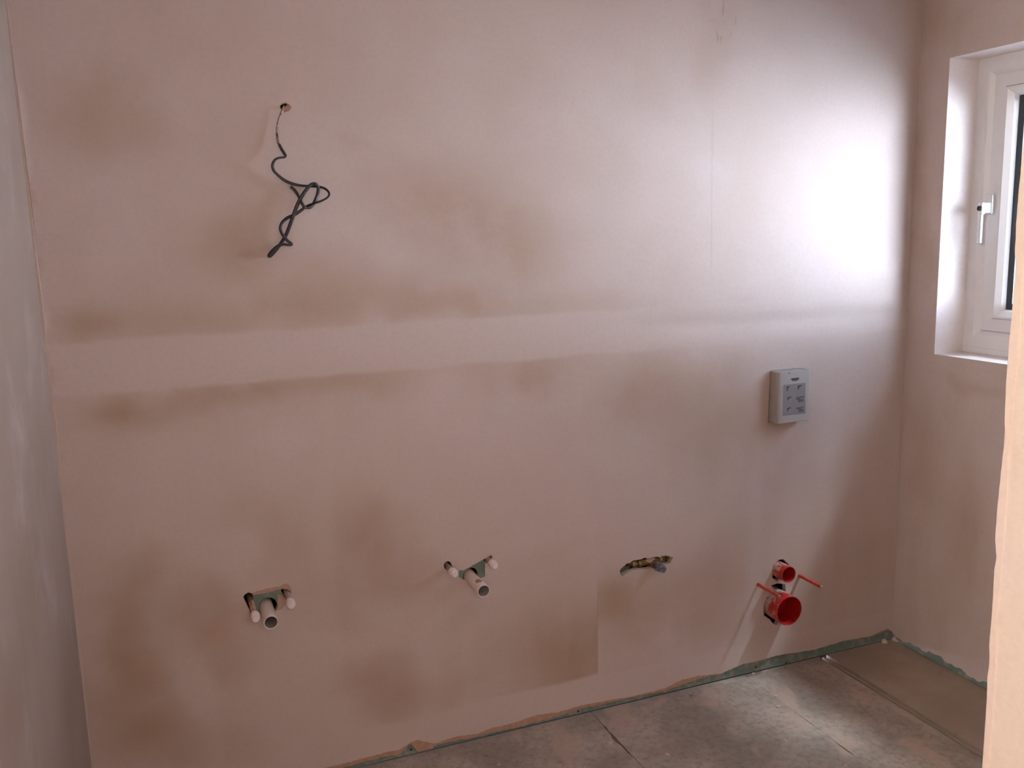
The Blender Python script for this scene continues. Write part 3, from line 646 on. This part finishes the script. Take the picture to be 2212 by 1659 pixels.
# body with a well rounded left edge
xs = []; R0 = .014
prof = [(BX0, .02)]+[(BX0+R0-R0*math.cos(a), -LB+R0-R0*math.sin(a)) for a in [math.pi/2*i/6 for i in range(7)]]
prof += [(BX1-.006+.006*math.sin(a), -LB+.006-.006*math.cos(a)) for a in [math.pi/2*i/4 for i in range(5)]]+[(BX1, .02)]
m = MB(); n = len(prof); zs = [BZ0, BZ0+.0015, BZ1-.0015, BZ1]; vs = []
for j, z in enumerate(zs):
    ins = .0015 if j in (0, 3) else 0
    for (x, y) in prof: vs.append((min(max(x, BX0+ins), BX1-ins), max(y, -LB+ins), z))
fs = [tuple(reversed(range(n)))]+[tuple(3*n+i for i in range(n))]
for j in range(3):
    for i in range(n): fs.append((j*n+i, j*n+(i+1) % n, (j+1)*n+(i+1) % n, (j+1)*n+i))
m.add(vs, fs); m.build('shell', M['frost'], fb, .5, org=(BX0, 0, BZ0))
def bxp(pts, y0, y1, mat, name, label=None):
    q = c2(pts, 1620, 760, 9.218, 1, -LB); m = MB(); m.sheet(q, [], y0, y1); o = m.build(name, mat, fb, org=(q[0][0], -LB, q[0][1]))
    if label: o['label'] = label
bxp([(665, 660), (1100, 615), (1105, 1230), (650, 1275)], -LB-.0004, -LB+.001, M['panelgrey'], 'inner_panel', 'darker grey panel on the cover')
mk = lambda pts, mat=None: bxp(pts, -LB-.0009, -LB-.0003, mat or M['mark'], 'marking')
mk([(822, 528), (975, 510), (970, 548), (930, 575), (850, 580), (822, 552)])
mk([(727, 690), (790, 682), (792, 706), (755, 714), (752, 775), (735, 780)])
mk([(952, 668), (1022, 655), (1018, 680), (978, 692), (965, 742), (950, 742)])
mk([(745, 905), (825, 888), (822, 910), (775, 925), (765, 960), (750, 945)])
mk([(738, 1120), (810, 1102), (806, 1122), (765, 1135), (757, 1180), (740, 1175)])
mk([(925, 905), (1068, 875), (1072, 905), (1000, 925), (1005, 945), (1068, 935), (1066, 985), (975, 1005), (970, 950), (930, 940)], M['panelgrey'] if False else simple('mark_soft', (.135, .125, .137, 1), .5, .3))
mk([(920, 1112), (1060, 1085), (1064, 1110), (1005, 1125), (1068, 1140), (1062, 1190), (975, 1205), (970, 1150), (925, 1140)], simple('mark_soft', (.135, .125, .137, 1), .5, .3))
mk([(768, 935), (815, 925), (818, 1000), (770, 1010)], M['winlt']); mk([(757, 1150), (803, 1145), (805, 1215), (760, 1230)], M['winlt'])
mk([(776, 412), (794, 412), (794, 432), (776, 432)])

# ------------------------------------------------------------------ dangling cable
k = NB('black_cable'); v = k.coord(); sp = k.n('ShaderNodeSeparateXYZ'); k.put(sp.inputs[0], v)
dz = k.rng(sp.outputs['Z'], 1.675, 1.80)
f_ = k.rng(k.math('ADD', k.noise(v, 160, 3, .6), k.math('MULTIPLY', dz, .34)), .64, .74)
M['cable'] = k.done(k.mix(f_, (.030, .031, .034, 1), (.36, .26, .20, 1)), .42, .45)
# (crop x, crop y, distance from wall, half width, flatness)
cp = [(505, 258, -.030, .0028, .7), (500, 272, .000, .0028, .7), (490, 295, .010, .0028, .7), (470, 345, .013, .0026, .8), (452, 410, .012, .0026, .9), (447, 480, .012, .0027, .9), (455, 545, .014, .0030, .8), (478, 600, .018, .0036, .6), (505, 645, .022, .0036, .6), (515, 665, .025, .0032, .7), (503, 678, .027, .0026, .9),
      (465, 682, .028, .0026, .9), (430, 698, .028, .0030, .8), (410, 738, .026, .0034, .7), (418, 782, .024, .0036, .7), (450, 818, .022, .0032, .8), (500, 860, .020, .0036, .6), (560, 890, .020, .0036, .6), (640, 908, .020, .0030, .7), (720, 914, .016, .0029, .7), (790, 918, .016, .0029, .7), (840, 935, .022, .0030, .7), (870, 968, .032, .0028, .8), (862, 1000, .038, .0024, .9), (815, 1030, .036, .0024, .9), (750, 1052, .030, .0027, .8),
      (690, 1076, .022, .0030, .7), (640, 1112, .019, .0036, .6), (585, 1148, .016, .0040, .6), (530, 1172, .018, .0038, .6), (490, 1208, .022, .0036, .7), (474, 1255, .026, .0036, .7), (490, 1305, .030, .0036, .7), (530, 1355, .034, .0038, .7), (568, 1385, .034, .0032, .7), (545, 1392, .034, .0030, .8), (500, 1387, .030, .0032, .8), (455, 1400, .026, .0038, .7), (410, 1440, .022, .0042, .8), (383, 1475, .018, .0042, .8), (390, 1482, .012, .0042, .8),
      (425, 1445, .010, .0044, .8), (470, 1390, .012, .0042, .7), (515, 1320, .018, .0044, .6), (550, 1235, .022, .0044, .6), (580, 1150, .025, .0044, .6), (612, 1065, .026, .0044, .6), (655, 985, .027, .0044, .6), (705, 918, .027, .0042, .6), (735, 896, .026, .0040, .7), (765, 898, .024, .0040, .7), (783, 930, .018, .0040, .7), (775, 985, .014, .0040, .7), (750, 1045, .018, .0040, .7), (725, 1080, .026, .0036, .7), (700, 1088, .030, .0034, .7), (672, 1082, .030, .0034, .7), (645, 1045, .030, .0036, .6), (620, 990, .020, .0034, .6), (590, 945, .016, .0036, .6), (556, 916, .014, .0034, .6)]
P = []; 
for (a, b, d, r, fl) in cp: P.append((*hit(480+a/3.77, 160+b/3.77, 1, -d), r, fl))
P = np.array(P)
def crom(P, m=6):
    out = []
    for i in range(len(P)-1):
        p0, p1, p2, p3 = P[max(i-1, 0)], P[i], P[i+1], P[min(i+2, len(P)-1)]
        for j in range(m):
            t = j/m; out.append(.5*((2*p1)+(-p0+p2)*t+(2*p0-5*p1+4*p2-p3)*t*t+(-p0+3*p1-3*p2+p3)*t**3))
    out.append(P[-1]); return np.array(out)
Q = crom(P, 5).tolist(); Q = np.array(Q)
m = MB(); m.tube(Q[:, :3].tolist(), np.clip(Q[:, 3]*1.04, .002, .006).tolist(), 10, np.clip(Q[:, 4], .5, 1).tolist())
cab = tag(m.build('electric_cable', M['cable'], None, 1.0), 'black flat cable dangling tangled from a small hole high on the wall', 'cable')

# ------------------------------------------------------------------ plaster crumbs on the floor
M['crumb'] = simple('plaster_crumb', (.60, .50, .45, 1), .9, .1, var=.5, scale=50)
import bmesh
def crumb(px, py, r, label, flat=.6, axis_z=0.0):
    q = hit(px, py, 2, axis_z); rr = random.Random(int(px*7+py))
    b = bmesh.new(); bmesh.ops.create_icosphere(b, subdivisions=2, radius=1)
    for v_ in b.verts: v_.co *= 1+rr.uniform(-.22, .22)
    for v_ in b.verts: v_.co = Vector((v_.co.x*r*rr.uniform(.95, 1.05), v_.co.y*r*.8, max(v_.co.z*r*flat, -r*flat*.55)))
    me = bpy.data.meshes.new('plaster_crumb'); b.to_mesh(me); b.free(); me.materials.append(M['crumb'])
    o = bpy.data.objects.new('plaster_crumb', me); C.objects.link(o); o.location = (q[0], min(q[1], -r*.9), axis_z+r*flat*.55+.0002); o.rotation_euler = (0, 0, rr.uniform(0, 3))
    return tag(o, label, 'crumb', 'plaster crumbs on the floor')
crumb(1896, 1381, .012, 'larger pale plaster crumb in the floor corner, left of the corner pair', .8, .0015)
crumb(1915, 1374, .011, 'pale plaster crumb tight in the floor corner', .9, .0015)
crumb(1938, 1386, .007, 'small dull crumb at the foot of the window wall', .7, .0015)
crumb(1627, 1456, .006, 'tiny white crumb against the back wall below the red pipe', .7)
crumb(1676, 1505, .005, 'small crumb out on the lit floor, upper of two', .5)
crumb(1680, 1527, .006, 'small crumb out on the lit floor, lower of two', .5)

# ------------------------------------------------------------------ outside
m = MB(); m.box(XO, 6.0, -14, 14, -.5, -.3); m.box(6.0, 13, 1.5, 14, -.5, -.3); struct(m.build('ground_outside', simple('pale_paving', (.58, .58, .57, 1), .9, .1, var=.4, scale=2)))
gb = thing('garage', (9.4, 5.5, -.3), 'low brick outbuilding with white fascia seen through the window', 'building')
gx0, gx1, gy0, gy1 = 9.0, 12.0, 2.0, 9.0
m = MB(); m.box(gx0, gx1, gy0, gy1, -.3, 1.02); m.build('wall', simple('orange_brick', (.50, .27, .15, 1), .9, .1, var=.3, scale=6), gb)
m = MB(); m.box(gx0-.10, gx0-.06, gy0-.1, gy1+.1, 1.16, 1.32); m.box(gx0-.12, gx0, gy0-.1, gy1+.1, 1.02, 1.05); m.build('fascia', simple('white_fascia', (.8, .8, .8, 1), .5), gb)
m = MB(); m.add([(gx0-.15, gy0-.2, 1.32), (gx1, gy0-.2, 1.95), (gx1, gy1+.2, 1.95), (gx0-.15, gy1+.2, 1.32), (gx0-.15, gy0-.2, 1.36), (gx1, gy0-.2, 2.0), (gx1, gy1+.2, 2.0), (gx0-.15, gy1+.2, 1.36)],
                [(0, 3, 2, 1), (4, 5, 6, 7), (0, 1, 5, 4), (1, 2, 6, 5), (2, 3, 7, 6), (3, 0, 4, 7)]); m.build('roof', simple('brown_tiles', (.22, .17, .14, 1), .9, .1, var=.4, scale=9), gb)
